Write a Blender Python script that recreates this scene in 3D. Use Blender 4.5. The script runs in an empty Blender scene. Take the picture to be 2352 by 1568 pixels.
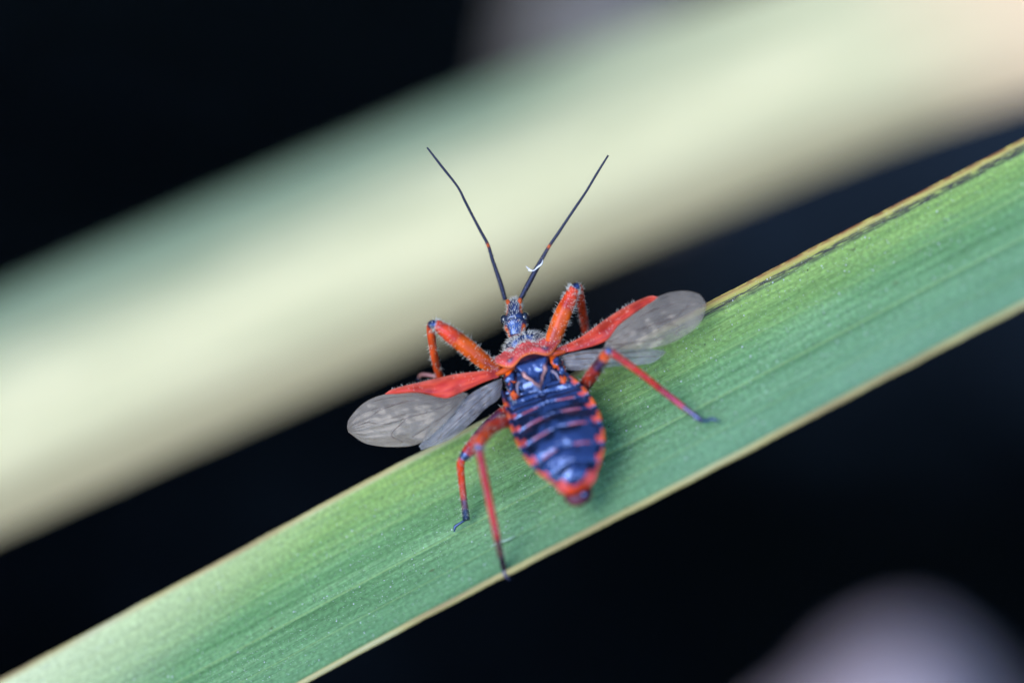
import bpy, bmesh, math, random
from mathutils import Vector, Matrix, noise
random.seed(11)
R = math.radians
C = bpy.context.scene.collection
SC = bpy.context.scene

# ------------------------------------------------------------------ camera
S = 0.001                     # everything below is measured in millimetres
PITCH = R(38)
SP, CP = math.sin(PITCH), math.cos(PITCH)
H = 0.135                     # height of the insect above the ground
D = 255.0                     # working distance of the macro lens (mm)
FW = 56.0                     # width of the field in focus (mm)
PM = 2352 / FW                # photo pixels (2352 wide) per mm

def W(p):                     # view millimetres (right, up, towards lens) -> world metres
    u, v, w = p
    return Vector((u * S, (v * SP - w * CP) * S, H + (v * CP + w * SP) * S))

def PX(px, py, w=0.0):        # photo pixel at depth w -> view millimetres
    k = (D - w) / D
    return Vector(((px - 1176) / PM * k, (784 - py) / PM * k, w))

cam_d = bpy.data.cameras.new('camera')
cam = bpy.data.objects.new('camera', cam_d)
C.objects.link(cam)
cam.location = W((0, 0, D))
cam.rotation_euler = (math.pi / 2 - PITCH, 0, 0)
cam_d.sensor_width = 36
cam_d.lens = 36 * D / FW
cam_d.clip_start = 0.005
cam_d.clip_end = 400
cam_d.dof.use_dof = True
cam_d.dof.focus_distance = (D + 1.4) * S
cam_d.dof.aperture_fstop = cam_d.lens / 21.0      # entrance pupil 21 mm
cam_d.dof.aperture_blades = 0
SC.camera = cam

# ------------------------------------------------------------------ light
SUN_EL, SUN_AZ = R(42), R(-140)       # azimuth measured from +Y towards +X
world = bpy.data.worlds.new('World')
SC.world = world
world.use_nodes = True
nt = world.node_tree
bg = nt.nodes['Background']
sky = nt.nodes.new('ShaderNodeTexSky')
sky.sky_type = 'NISHITA'
sky.sun_disc = False
sky.sun_elevation = SUN_EL
sky.sun_rotation = SUN_AZ
sky.air_density = 1.0
sky.dust_density = 0.1
sky.ozone_density = 3.5
nt.links.new(sky.outputs[0], bg.inputs[0])
bg.inputs[1].default_value = 0.15
sl = bpy.data.lights.new('sun', 'SUN')
sl.energy = 0.9
sl.angle = R(35)
sl.color = (1.0, 0.95, 0.87)
so = bpy.data.objects.new('sun', sl)
C.objects.link(so)
sd = Vector((math.sin(SUN_AZ) * math.cos(SUN_EL), math.cos(SUN_AZ) * math.cos(SUN_EL), math.sin(SUN_EL)))
so.rotation_euler = sd.to_track_quat('Z', 'Y').to_euler()
so.location = sd * 3
vs = SC.view_settings
vs.view_transform = 'Standard'
vs.look = 'None'
vs.exposure = 1.75
vs.gamma = 1.0
SC.cycles.use_denoising = True
SC.cycles.max_bounces = 8
SC.cycles.transparent_max_bounces = 16

# ------------------------------------------------------------------ helpers
def lerp(a, b, t): return a + (b - a) * t
def clamp(x, a=0.0, b=1.0): return max(a, min(b, x))
def smooth(a, b, x):
    t = clamp((x - a) / (b - a)); return t * t * (3 - 2 * t)
def mix3(a, b, t): return tuple(lerp(a[i], b[i], t) for i in range(3))
def interp(x, tab):
    if x <= tab[0][0]: return tab[0][1]
    for (x0, y0), (x1, y1) in zip(tab, tab[1:]):
        if x <= x1: return lerp(y0, y1, (x - x0) / (x1 - x0))
    return tab[-1][1]
def sinterp(x, tab):
    if x <= tab[0][0]: return tab[0][1]
    for (x0, y0), (x1, y1) in zip(tab, tab[1:]):
        if x <= x1:
            t = (x - x0) / (x1 - x0); return lerp(y0, y1, t * t * (3 - 2 * t))
    return tab[-1][1]
def catmull(pts, n):
    """n samples along a Catmull-Rom curve through tuples of any length"""
    m = len(pts) - 1
    out = []
    for i in range(n):
        f = i / (n - 1) * m
        k = min(int(f), m - 1); t = f - k
        p1, p2 = pts[k], pts[k + 1]
        p0 = pts[k - 1] if k > 0 else tuple(2 * a - b for a, b in zip(p1, p2))
        p3 = pts[k + 2] if k + 2 <= m else tuple(2 * b - a for a, b in zip(p1, p2))
        out.append(tuple(0.5 * (2 * b + (c - a) * t + (2 * a - 5 * b + 4 * c - d) * t * t + (-a + 3 * b - 3 * c + d) * t ** 3)
                         for a, b, c, d in zip(p0, p1, p2, p3)))
    return out
def nz(x, y, z=0.0): return noise.noise(Vector((x, y, z)))

HK = 1.0
class MB:
    """collects geometry in view millimetres, with colour and gloss for every vertex"""
    def __init__(self):
        self.v, self.f, self.c, self.g, self.uv = [], [], [], [], []
    def vert(self, p, c=(0.5, 0.5, 0.5), g=0.4, uv=(0, 0)):
        self.v.append(tuple(p)); self.c.append(c); self.g.append(g); self.uv.append(uv)
        return len(self.v) - 1
    def grid(self, rows, closed=False, flip=False):
        """rows: lists of (p, colour, gloss[, uv])"""
        idx = [[self.vert(*q) for q in r] for r in rows]
        n = len(idx[0])
        for a, b in zip(idx, idx[1:]):
            for j in range(n if closed else n - 1):
                k = (j + 1) % n
                self.f.append((a[j], b[j], b[k], a[k]) if flip else (a[j], a[k], b[k], b[j]))
        return idx
    def cap(self, ring, flip=False):
        self.f.append(tuple(ring if not flip else reversed(ring)))
    def tube(self, pts, col, gloss=0.35, n=12, seg=24, flat=1.0, capends=True):
        """pts: (u, v, w, radius); col(t, ang) -> colour"""
        P = catmull([tuple(p) for p in pts], seg)
        ref = None; rows = []
        for i, p in enumerate(P):
            a = Vector(P[max(i - 1, 0)][:3]); b = Vector(P[min(i + 1, len(P) - 1)][:3])
            t = (b - a).normalized()
            if ref is None:
                ref = Vector((0, 0, 1)) if abs(t.z) < 0.9 else Vector((0, 1, 0))
            x = (ref - t * ref.dot(t)).normalized(); y = t.cross(x); ref = x
            row = []
            for j in range(n):
                an = 2 * math.pi * j / n
                q = Vector(p[:3]) + x * (math.cos(an) * p[3]) + y * (math.sin(an) * p[3] * flat)
                row.append((q, col(i / (len(P) - 1), an) if callable(col) else col, gloss))
            rows.append(row)
        idx = self.grid(rows, closed=True)
        if capends:
            self.cap(idx[0], True); self.cap(idx[-1])
    def blob(self, c, rx, ry, rz, col, gloss=0.3, n=16, m=10, X=None, Y=None, Z=None):
        X = X or Vector((1, 0, 0)); Y = Y or Vector((0, 1, 0)); Z = Z or Vector((0, 0, 1))
        rows = []
        for i in range(m + 1):
            th = math.pi * i / m
            th = clamp(th, 0.02, math.pi - 0.02)
            rows.append([(Vector(c) + X * (rx * math.sin(th) * math.cos(2 * math.pi * j / n)) + Y * (ry * math.sin(th) * math.sin(2 * math.pi * j / n)) + Z * (rz * math.cos(th)),
                          col, gloss) for j in range(n)])
        idx = self.grid(rows, closed=True, flip=True)
        self.cap(idx[0]); self.cap(idx[-1], True)
    def hair(self, p, d, L, r, col=(0.78, 0.75, 0.68)):
        d = Vector(d).normalized()
        x = d.orthogonal().normalized(); y = d.cross(x); p = Vector(p)
        r = r * HK
        b = [self.vert(p + (x * math.cos(a) + y * math.sin(a)) * r, col, 0.5) for a in (0, 2.094, 4.189)]
        t = self.vert(p + d * L, col, 0.5)
        for i in range(3): self.f.append((b[i], b[(i + 1) % 3], t))
    def build(self, name, mat, parent=None, origin=None, smoothed=True):
        o3 = origin if origin is not None else (parent.matrix_world.translation if parent else Vector((0, 0, 0)))
        me = bpy.data.meshes.new(name)
        me.from_pydata([W(p) - o3 for p in self.v], [], self.f)
        ca = me.color_attributes.new('Col', 'FLOAT_COLOR', 'POINT')
        ca.data.foreach_set('color', [x for c in self.c for x in (c[0], c[1], c[2], 1.0)])
        ga = me.attributes.new('Gloss', 'FLOAT', 'POINT')
        ga.data.foreach_set('value', self.g)
        ua = me.attributes.new('Leaf', 'FLOAT_VECTOR', 'POINT')
        ua.data.foreach_set('vector', [x for q in self.uv for x in (q[0], q[1], 0.0)])
        if smoothed:
            me.polygons.foreach_set('use_smooth', [True] * len(me.polygons))
        me.update()
        o = bpy.data.objects.new(name, me)
        C.objects.link(o)
        me.materials.append(mat)
        if parent:
            o.parent = parent
            if parent.type != 'EMPTY': o.location = (0, 0, 0)
        elif origin is not None:
            o.location = origin
        return o
def empty(name, loc, label, cat, group=None):
    o = bpy.data.objects.new(name, None)
    o.empty_display_size = 0.002
    C.objects.link(o); o.location = loc
    o['label'] = label; o['category'] = cat
    if group: o['group'] = group
    bpy.context.view_layer.update()
    return o

# ------------------------------------------------------------------ materials
def mat_new(name):
    m = bpy.data.materials.new(name); m.use_nodes = True
    n = m.node_tree.nodes; l = m.node_tree.links
    return m, n, l, n['Principled BSDF']
def N(n, t, **kw):
    x = n.new(t)
    for k, v in kw.items(): setattr(x, k, v)
    return x
def ramp(n, stops, interp_='LINEAR'):
    r = n.new('ShaderNodeValToRGB'); r.color_ramp.interpolation = interp_
    e = r.color_ramp.elements
    while len(e) < len(stops): e.new(0.5)
    for q, (p, c) in zip(e, stops):
        q.position = p; q.color = (*c, 1) if len(c) == 3 else c
    return r
def math_(n, l, op, a, b=None):
    m = n.new('ShaderNodeMath'); m.operation = op
    for i, x in enumerate((a, b)):
        if x is None: continue
        if isinstance(x, (int, float)): m.inputs[i].default_value = x
        else: l.new(x, m.inputs[i])
    return m.outputs[0]
def mixc(n, l, fac, a, b, mode='MIX'):
    m = n.new('ShaderNodeMix'); m.data_type = 'RGBA'; m.blend_type = mode
    for sock, x in ((m.inputs[0], fac), (m.inputs[6], a), (m.inputs[7], b)):
        if isinstance(x, (int, float)): sock.default_value = x
        elif isinstance(x, tuple): sock.default_value = (*x, 1)
        else: l.new(x, sock)
    return m.outputs[2]

def chitin_material():
    m, n, l, b = mat_new('chitin')
    col = N(n, 'ShaderNodeAttribute', attribute_name='Col')
    gl = N(n, 'ShaderNodeAttribute', attribute_name='Gloss')
    tc = N(n, 'ShaderNodeTexCoord')
    ns = N(n, 'ShaderNodeTexNoise'); ns.inputs['Scale'].default_value = 3500; ns.inputs['Detail'].default_value = 3
    l.new(tc.outputs['Object'], ns.inputs['Vector'])
    n2 = N(n, 'ShaderNodeTexNoise'); n2.inputs['Scale'].default_value = 900; n2.inputs['Detail'].default_value = 2
    l.new(tc.outputs['Object'], n2.inputs['Vector'])
    rv = ramp(n, [(0.3, (0.42, 0.36, 0.36)), (0.55, (1.0, 1.0, 1.0)), (0.75, (1.2, 1.25, 1.3))])
    l.new(n2.outputs[0], rv.inputs[0])
    l.new(mixc(n, l, 0.75, col.outputs['Color'], rv.outputs[0], 'MULTIPLY'), b.inputs['Base Color'])
    l.new(math_(n, l, 'ADD', gl.outputs['Fac'], math_(n, l, 'MULTIPLY', math_(n, l, 'SUBTRACT', n2.outputs[0], 0.5), 0.25)), b.inputs['Roughness'])
    h = math_(n, l, 'ADD', ns.outputs[0], math_(n, l, 'MULTIPLY', n2.outputs[0], 2.0))
    bp = N(n, 'ShaderNodeBump'); bp.inputs['Strength'].default_value = 0.35; bp.inputs['Distance'].default_value = 0.00003
    l.new(h, bp.inputs['Height']); l.new(bp.outputs[0], b.inputs['Normal'])
    sp = N(n, 'ShaderNodeSeparateColor'); l.new(col.outputs['Color'], sp.inputs[0])
    k1 = N(n, 'ShaderNodeMapRange'); l.new(sp.outputs[0], k1.inputs[0])
    k1.inputs[1].default_value = 0.03; k1.inputs[2].default_value = 0.40; k1.inputs[3].default_value = 1.0; k1.inputs[4].default_value = 0.16
    k2 = N(n, 'ShaderNodeMapRange'); l.new(gl.outputs['Fac'], k2.inputs[0])
    k2.inputs[1].default_value = 0.26; k2.inputs[2].default_value = 0.5; k2.inputs[3].default_value = 1.0; k2.inputs[4].default_value = 0.3
    kk = math_(n, l, 'MULTIPLY', k1.outputs[0], k2.outputs[0])
    l.new(kk, b.inputs['Specular IOR Level'])
    l.new(math_(n, l, 'MULTIPLY', kk, 0.12), b.inputs['Coat Weight'])
    b.inputs['Specular Tint'].default_value = (0.30, 0.46, 1.0, 1)
    b.inputs['IOR'].default_value = 1.8
    b.inputs['Coat Roughness'].default_value = 0.22
    l.new(bp.outputs[0], b.inputs['Coat Normal'])
    return m
M_CHITIN = chitin_material()

def simple(name, col, rough=0.5, spec=0.5, **kw):
    m, n, l, b = mat_new(name)
    ns = N(n, 'ShaderNodeTexNoise'); ns.inputs['Scale'].default_value = kw.get('scale', 600)
    tc = N(n, 'ShaderNodeTexCoord'); l.new(tc.outputs['Object'], ns.inputs['Vector'])
    rv = ramp(n, [(0.3, tuple(c * 0.75 for c in col)), (0.7, tuple(c * 1.2 for c in col))])
    l.new(ns.outputs[0], rv.inputs[0]); l.new(rv.outputs[0], b.inputs['Base Color'])
    b.inputs['Roughness'].default_value = rough
    b.inputs['Specular IOR Level'].default_value = spec
    return m
M_EYE = simple('eye_lens', (0.006, 0.008, 0.016), 0.12, 0.8)
M_FIBRE = simple('white_fibre', (0.75, 0.73, 0.76), 0.5)

def hair_material():
    m, n, l, b = mat_new('bristle')
    a = N(n, 'ShaderNodeAttribute', attribute_name='Col')
    l.new(a.outputs['Color'], b.inputs['Base Color'])
    b.inputs['Roughness'].default_value = 0.45
    t = N(n, 'ShaderNodeBsdfTranslucent'); l.new(a.outputs['Color'], t.inputs[0])
    mx = N(n, 'ShaderNodeMixShader'); mx.inputs[0].default_value = 0.4
    l.new(b.outputs[0], mx.inputs[1]); l.new(t.outputs[0], mx.inputs[2])
    l.new(mx.outputs[0], n['Material Output'].inputs[0])
    return m
M_HAIR = hair_material()

def membrane_material(name, col, alpha, dark):
    """smoky wing film: partly clear, partly scattering, with a wet sheen"""
    m, n, l, b = mat_new(name)
    tc = N(n, 'ShaderNodeTexCoord')
    ns = N(n, 'ShaderNodeTexNoise'); ns.inputs['Scale'].default_value = 260; ns.inputs['Detail'].default_value = 6
    l.new(tc.outputs['Object'], ns.inputs['Vector'])
    rv = ramp(n, [(0.3, dark), (0.7, col)])
    l.new(ns.outputs[0], rv.inputs[0]); l.new(rv.outputs[0], b.inputs['Base Color'])
    b.inputs['Roughness'].default_value = 0.2
    b.inputs['Specular IOR Level'].default_value = 0.5
    n3 = N(n, 'ShaderNodeTexNoise'); n3.inputs['Scale'].default_value = 2600
    l.new(tc.outputs['Object'], n3.inputs['Vector'])
    bp = N(n, 'ShaderNodeBump'); bp.inputs['Strength'].default_value = 0.3; bp.inputs['Distance'].default_value = 0.00003
    l.new(n3.outputs[0], bp.inputs['Height']); l.new(bp.outputs[0], b.inputs['Normal'])
    tl = N(n, 'ShaderNodeBsdfTranslucent'); l.new(rv.outputs[0], tl.inputs[0])
    m1 = N(n, 'ShaderNodeMixShader'); m1.inputs[0].default_value = 0.35
    l.new(b.outputs[0], m1.inputs[1]); l.new(tl.outputs[0], m1.inputs[2])
    tr = N(n, 'ShaderNodeBsdfTransparent')
    m2 = N(n, 'ShaderNodeMixShader')
    rf = ramp(n, [(0.25, (alpha - 0.12,) * 3), (0.75, (alpha + 0.12,) * 3)])
    l.new(ns.outputs[0], rf.inputs[0]); l.new(rf.outputs[0], m2.inputs[0])
    l.new(tr.outputs[0], m2.inputs[1]); l.new(m1.outputs[0], m2.inputs[2])
    l.new(m2.outputs[0], n['Material Output'].inputs[0])
    return m
M_MEMB = membrane_material('smoky_wing_film', (0.42, 0.345, 0.28), 0.41, (0.26, 0.215, 0.185))
M_HIND = membrane_material('clear_wing_film', (0.55, 0.52, 0.54), 0.42, (0.30, 0.28, 0.31))
M_VEIN = simple('wing_vein', (0.09, 0.06, 0.05), 0.4)

def leaf_material(name, pale):
    m, n, l, b = mat_new(name)
    at = N(n, 'ShaderNodeAttribute', attribute_name='Leaf')
    sep = N(n, 'ShaderNodeSeparateXYZ'); l.new(at.outputs['Vector'], sep.inputs[0])
    u, q = sep.outputs[0], sep.outputs[1]        # u across 0..1, q along in mm
    def stretched(su, sq, detail=3.0):
        cmb = N(n, 'ShaderNodeCombineXYZ')
        l.new(math_(n, l, 'MULTIPLY', u, su), cmb.inputs[0]); l.new(math_(n, l, 'MULTIPLY', q, sq), cmb.inputs[1])
        t = N(n, 'ShaderNodeTexNoise'); t.inputs['Scale'].default_value = 1.0; t.inputs['Detail'].default_value = detail
        l.new(cmb.outputs[0], t.inputs['Vector']); return t.outputs[0]
    broad = stretched(5, 0.09); streak = stretched(34, 0.10); fine = stretched(150, 0.35, 2); mott = stretched(45, 4.0, 4)
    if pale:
        g0, g1 = (0.69, 0.625, 0.35), (0.85, 0.745, 0.44)  # sunlit brightness of the rear blade is put into this pale base colour
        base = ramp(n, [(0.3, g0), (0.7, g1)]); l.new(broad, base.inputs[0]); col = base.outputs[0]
        # shadow painted as greener band inside the far edge, tan bruising towards the near edge
        band = ramp(n, [(0.0, (1,) * 3), (0.14, (0.9,) * 3), (0.28, (0.45,) * 3), (0.44, (0.0,) * 3)])
        l.new(math_(n, l, 'ADD', u, math_(n, l, 'MULTIPLY', math_(n, l, 'SUBTRACT', broad, 0.5), 0.12)), band.inputs[0])
        bandfade = N(n, 'ShaderNodeMapRange'); l.new(q, bandfade.inputs[0])
        bandfade.inputs[1].default_value = 20; bandfade.inputs[2].default_value = 0; bandfade.inputs[3].default_value = 0.25; bandfade.inputs[4].default_value = 1.0
        col = mixc(n, l, math_(n, l, 'MULTIPLY', band.outputs[0], bandfade.outputs[0]), col, (0.165, 0.225, 0.135))
        tan = ramp(n, [(0.64, (0, 0, 0)), (0.86, (0.75,) * 3), (1.0, (0.95,) * 3)])
        l.new(u, tan.inputs[0])
        col = mixc(n, l, tan.outputs[0], col, (0.38, 0.30, 0.16))
        pst = ramp(n, [(0.3, (0.80, 0.82, 0.80)), (0.7, (1.1, 1.1, 1.1))]); l.new(stretched(14, 0.05), pst.inputs[0])
        col = mixc(n, l, 0.8, col, pst.outputs[0], 'MULTIPLY')
        dry = N(n, 'ShaderNodeMapRange'); l.new(q, dry.inputs[0])
        dry.inputs[1].default_value = 22; dry.inputs[2].default_value = 34
        col = mixc(n, l, dry.outputs[0], col, (0.95, 0.66, 0.40))
    else:
        base = ramp(n, [(0.30, (0.062, 0.165, 0.046)), (0.5, (0.105, 0.245, 0.078)), (0.70, (0.175, 0.330, 0.118))])
        l.new(math_(n, l, 'ADD', math_(n, l, 'MULTIPLY', broad, 0.55), math_(n, l, 'MULTIPLY', streak, 0.45)), base.inputs[0])
        col = base.outputs[0]
        # waxy blue bloom over the lower half
        bl = ramp(n, [(0.22, (0, 0, 0)), (0.90, (0.62,) * 3)])
        l.new(math_(n, l, 'ADD', u, math_(n, l, 'MULTIPLY', math_(n, l, 'SUBTRACT', broad, 0.5), 0.5)), bl.inputs[0])
        ql = N(n, 'ShaderNodeMapRange'); l.new(q, ql.inputs[0])
        ql.inputs[1].default_value = -10; ql.inputs[2].default_value = 18; ql.inputs[3].default_value = 0.45; ql.inputs[4].default_value = 1.0
        col = mixc(n, l, math_(n, l, 'MULTIPLY', bl.outputs[0], ql.outputs[0]), col, (0.180, 0.335, 0.225))
        # yellow-green streaks towards the upper edge
        ye = ramp(n, [(0.0, (1.0,) * 3), (0.10, (0.85,) * 3), (0.38, (0, 0, 0))])
        l.new(u, ye.inputs[0])
        col = mixc(n, l, math_(n, l, 'MULTIPLY', ye.outputs[0], streak), col, (0.32, 0.44, 0.08))
        # pale base of the blade
        pl = N(n, 'ShaderNodeMapRange'); l.new(math_(n, l, 'ADD', q, math_(n, l, 'MULTIPLY', u, 30)), pl.inputs[0])
        pl.inputs[1].default_value = -7; pl.inputs[2].default_value = -30
        col = mixc(n, l, math_(n, l, 'MULTIPLY', pl.outputs[0], 0.9), col, (0.56, 0.59, 0.36))
        # fine mottling of the epidermis
        mo = ramp(n, [(0.30, (0.50,) * 3), (0.5, (0.95,) * 3), (0.70, (1.5,) * 3)]); l.new(mott, mo.inputs[0])
        col = mixc(n, l, 0.55, col, mo.outputs[0], 'MULTIPLY')
        sr = ramp(n, [(0.30, (0.72,) * 3), (0.7, (1.2,) * 3)]); l.new(fine, sr.inputs[0])
        col = mixc(n, l, 0.45, col, sr.outputs[0], 'MULTIPLY')
        # mid vein and a second vein, thin and yellowish
        for uv_, wd in ((0.56, 0.008), (0.31, 0.005), (0.78, 0.005)):
            d = math_(n, l, 'ABSOLUTE', math_(n, l, 'SUBTRACT', u, uv_))
            vr = N(n, 'ShaderNodeMapRange'); l.new(d, vr.inputs[0]); vr.inputs[1].default_value = wd; vr.inputs[2].default_value = 0.0
            col = mixc(n, l, math_(n, l, 'MULTIPLY', vr.outputs[0], 0.5), col, (0.26, 0.38, 0.12))
        fk = N(n, 'ShaderNodeTexVoronoi'); fk.inputs['Scale'].default_value = 1.0; fk.inputs['Randomness'].default_value = 1.0
        cf = N(n, 'ShaderNodeCombineXYZ'); l.new(math_(n, l, 'MULTIPLY', u, 6.0), cf.inputs[0]); l.new(math_(n, l, 'MULTIPLY', q, 0.28), cf.inputs[1]); l.new(cf.outputs[0], fk.inputs['Vector'])
        fr_ = ramp(n, [(0.03, (1, 1, 1)), (0.065, (0, 0, 0))]); l.new(math_(n, l, 'ADD', fk.outputs['Distance'], math_(n, l, 'MULTIPLY', math_(n, l, 'SUBTRACT', mott, 0.5), 0.12)), fr_.inputs[0])
        col = mixc(n, l, math_(n, l, 'MULTIPLY', fr_.outputs[0], 0.7), col, (0.075, 0.09, 0.03))
        # cream margins
        mg = ramp(n, [(0.0, (1, 1, 1)), (0.030, (1, 1, 1)), (0.046, (0, 0, 0)), (0.970, (0, 0, 0)), (0.983, (1, 1, 1))])
        l.new(math_(n, l, 'ADD', u, math_(n, l, 'MULTIPLY', math_(n, l, 'SUBTRACT', fine, 0.5), 0.02)), mg.inputs[0])
        cr = ramp(n, [(0.35, (0.27, 0.19, 0.085)), (0.5, (0.42, 0.35, 0.14)), (0.65, (0.43, 0.41, 0.24))]); l.new(streak, cr.inputs[0])
        col = mixc(n, l, mg.outputs[0], col, cr.outputs[0])
        # dark mould and rust along the upper margin, right of the insect
        st = ramp(n, [(0.038, (0, 0, 0)), (0.050, (1, 1, 1)), (0.068, (1, 1, 1)), (0.088, (0, 0, 0))])
        l.new(math_(n, l, 'ADD', u, math_(n, l, 'MULTIPLY', math_(n, l, 'SUBTRACT', streak, 0.5), 0.05)), st.inputs[0])
        sq_ = N(n, 'ShaderNodeMapRange'); l.new(q, sq_.inputs[0]); sq_.inputs[1].default_value = 6; sq_.inputs[2].default_value = 11
        rr = ramp(n, [(0.38, (0, 0, 0)), (0.50, (1, 1, 1))]); l.new(stretched(160, 1.3, 5), rr.inputs[0])
        f = math_(n, l, 'MULTIPLY', math_(n, l, 'MULTIPLY', st.outputs[0], sq_.outputs[0]), rr.outputs[0])
        yb = ramp(n, [(0.0, (1, 1, 1)), (0.040, (0.8,) * 3), (0.070, (0, 0, 0))]); l.new(u, yb.inputs[0])
        col = mixc(n, l, math_(n, l, 'MULTIPLY', yb.outputs[0], math_(n, l, 'MULTIPLY', sq_.outputs[0], 0.75)), col, (0.46, 0.36, 0.06))
        col = mixc(n, l, f, col, (0.030, 0.032, 0.026))
        s2 = ramp(n, [(0.0, (1, 1, 1)), (0.018, (1, 1, 1)), (0.032, (0, 0, 0))]); l.new(u, s2.inputs[0])
        r2 = ramp(n, [(0.36, (0, 0, 0)), (0.50, (1, 1, 1))]); l.new(stretched(90, 1.1, 4), r2.inputs[0])
        f2 = math_(n, l, 'MULTIPLY', math_(n, l, 'MULTIPLY', s2.outputs[0], sq_.outputs[0]), r2.outputs[0])
        col = mixc(n, l, f2, col, (0.19, 0.065, 0.02))
    l.new(col, b.inputs['Base Color'])
    b.inputs['Roughness'].default_value = 0.5
    b.inputs['Specular IOR Level'].default_value = 0.35
    hgt = math_(n, l, 'ADD', math_(n, l, 'MULTIPLY', fine, 1.0), math_(n, l, 'MULTIPLY', mott, 0.9))
    bp = N(n, 'ShaderNodeBump'); bp.inputs['Strength'].default_value = 0.55; bp.inputs['Distance'].default_value = 0.00009
    l.new(hgt, bp.inputs['Height']); l.new(bp.outputs[0], b.inputs['Normal'])
    tl = N(n, 'ShaderNodeBsdfTranslucent'); l.new(col, tl.inputs[0])
    mx = N(n, 'ShaderNodeMixShader'); mx.inputs[0].default_value = 0.22
    l.new(b.outputs[0], mx.inputs[1]); l.new(tl.outputs[0], mx.inputs[2])
    l.new(mx.outputs[0], n['Material Output'].inputs[0])
    return m
M_LEAF = leaf_material('green_blade', False)
M_PALE = leaf_material('sunlit_pale_blade', True)

def ground_material():
    m, n, l, b = mat_new('dark_bank_soil')
    tc = N(n, 'ShaderNodeTexCoord')
    ns = N(n, 'ShaderNodeTexNoise'); ns.inputs['Scale'].default_value = 9; ns.inputs['Detail'].default_value = 4
    l.new(tc.outputs['Object'], ns.inputs['Vector'])
    rv = ramp(n, [(0.35, (0.018, 0.014, 0.010)), (0.65, (0.045, 0.036, 0.024))]); l.new(ns.outputs[0], rv.inputs[0])
    l.new(rv.outputs[0], b.inputs['Base Color'])
    b.inputs['Roughness'].default_value = 0.9
    n2 = N(n, 'ShaderNodeTexNoise'); n2.inputs['Scale'].default_value = 160; n2.inputs['Detail'].default_value = 5
    l.new(tc.outputs['Object'], n2.inputs['Vector'])
    bp = N(n, 'ShaderNodeBump'); bp.inputs['Strength'].default_value = 0.8; bp.inputs['Distance'].default_value = 0.004
    l.new(n2.outputs[0], bp.inputs['Height']); l.new(bp.outputs[0], b.inputs['Normal'])
    return m
def water_material():
    m, n, l, b = mat_new('dark_peaty_water')
    b.inputs['Base Color'].default_value = (0.0005, 0.0009, 0.0014, 1)
    b.inputs['Roughness'].default_value = 0.05
    b.inputs['IOR'].default_value = 1.333
    tc = N(n, 'ShaderNodeTexCoord')
    n2 = N(n, 'ShaderNodeTexNoise'); n2.inputs['Scale'].default_value = 22; n2.inputs['Detail'].default_value = 2
    l.new(tc.outputs['Object'], n2.inputs['Vector'])
    bp = N(n, 'ShaderNodeBump'); bp.inputs['Strength'].default_value = 0.10; bp.inputs['Distance'].default_value = 0.004
    l.new(n2.outputs[0], bp.inputs['Height']); l.new(bp.outputs[0], b.inputs['Normal'])
    return m
def stone_material():
    m, n, l, b = mat_new('pale_stone')
    tc = N(n, 'ShaderNodeTexCoord')
    ns = N(n, 'ShaderNodeTexNoise'); ns.inputs['Scale'].default_value = 40; ns.inputs['Detail'].default_value = 8
    l.new(tc.outputs['Object'], ns.inputs['Vector'])
    rv = ramp(n, [(0.3, (0.55, 0.41, 0.42)), (0.7, (0.66, 0.50, 0.52))]); l.new(ns.outputs[0], rv.inputs[0])
    l.new(rv.outputs[0], b.inputs['Base Color'])
    b.inputs['Roughness'].default_value = 0.75
    bp = N(n, 'ShaderNodeBump'); bp.inputs['Strength'].default_value = 0.5; bp.inputs['Distance'].default_value = 0.001
    l.new(ns.outputs[0], bp.inputs['Height']); l.new(bp.outputs[0], b.inputs['Normal'])
    return m
M_SOIL = ground_material()
M_WATER = water_material()
M_STONE = stone_material()

# ------------------------------------------------------------------ ground
def make_ground():
    v, f = [], []
    n = 96
    rad = [0.0] + [0.02 * 1.14 ** i for i in range(68)]
    v.append((0, 0.15, -0.09))
    for r in rad[1:]:
        for j in range(n):
            a = 2 * math.pi * j / n
            x, y = r * math.cos(a), 0.15 + r * math.sin(a)
            z = 0.016 * nz(x * 5, y * 5) + lerp(-0.09, 0.05, smooth(0.55, 0.95, r + 0.12 * nz(x * 3, y * 3, 2)))
            v.append((x, y, z))
    for j in range(n): f.append((0, 1 + j, 1 + (j + 1) % n))
    for i in range(len(rad) - 2):
        a, b = 1 + i * n, 1 + (i + 1) * n
        for j in range(n):
            k = (j + 1) % n
            f.append((a + j, b + j, b + k, a + k))
    me = bpy.data.meshes.new('ground'); me.from_pydata(v, [], f)
    me.polygons.foreach_set('use_smooth', [True] * len(f)); me.update()
    o = bpy.data.objects.new('ground', me); C.objects.link(o)
    me.materials.append(M_SOIL); o['kind'] = 'structure'
make_ground()
def make_water():
    v = [(0, 0.15, 0)]; f = []
    n = 64
    for r in (0.1, 0.3, 0.6, 1.1):
        for j in range(n):
            a = 2 * math.pi * j / n; v.append((r * math.cos(a), 0.15 + r * math.sin(a), 0))
    for j in range(n): f.append((0, 1 + j, 1 + (j + 1) % n))
    for i in range(3):
        a, b = 1 + i * n, 1 + (i + 1) * n
        for j in range(n):
            k = (j + 1) % n; f.append((a + j, b + j, b + k, a + k))
    me = bpy.data.meshes.new('water'); me.from_pydata(v, [], f); me.update()
    o = bpy.data.objects.new('water', me); C.objects.link(o)
    me.materials.append(M_WATER); o['kind'] = 'structure'
make_water()

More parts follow.
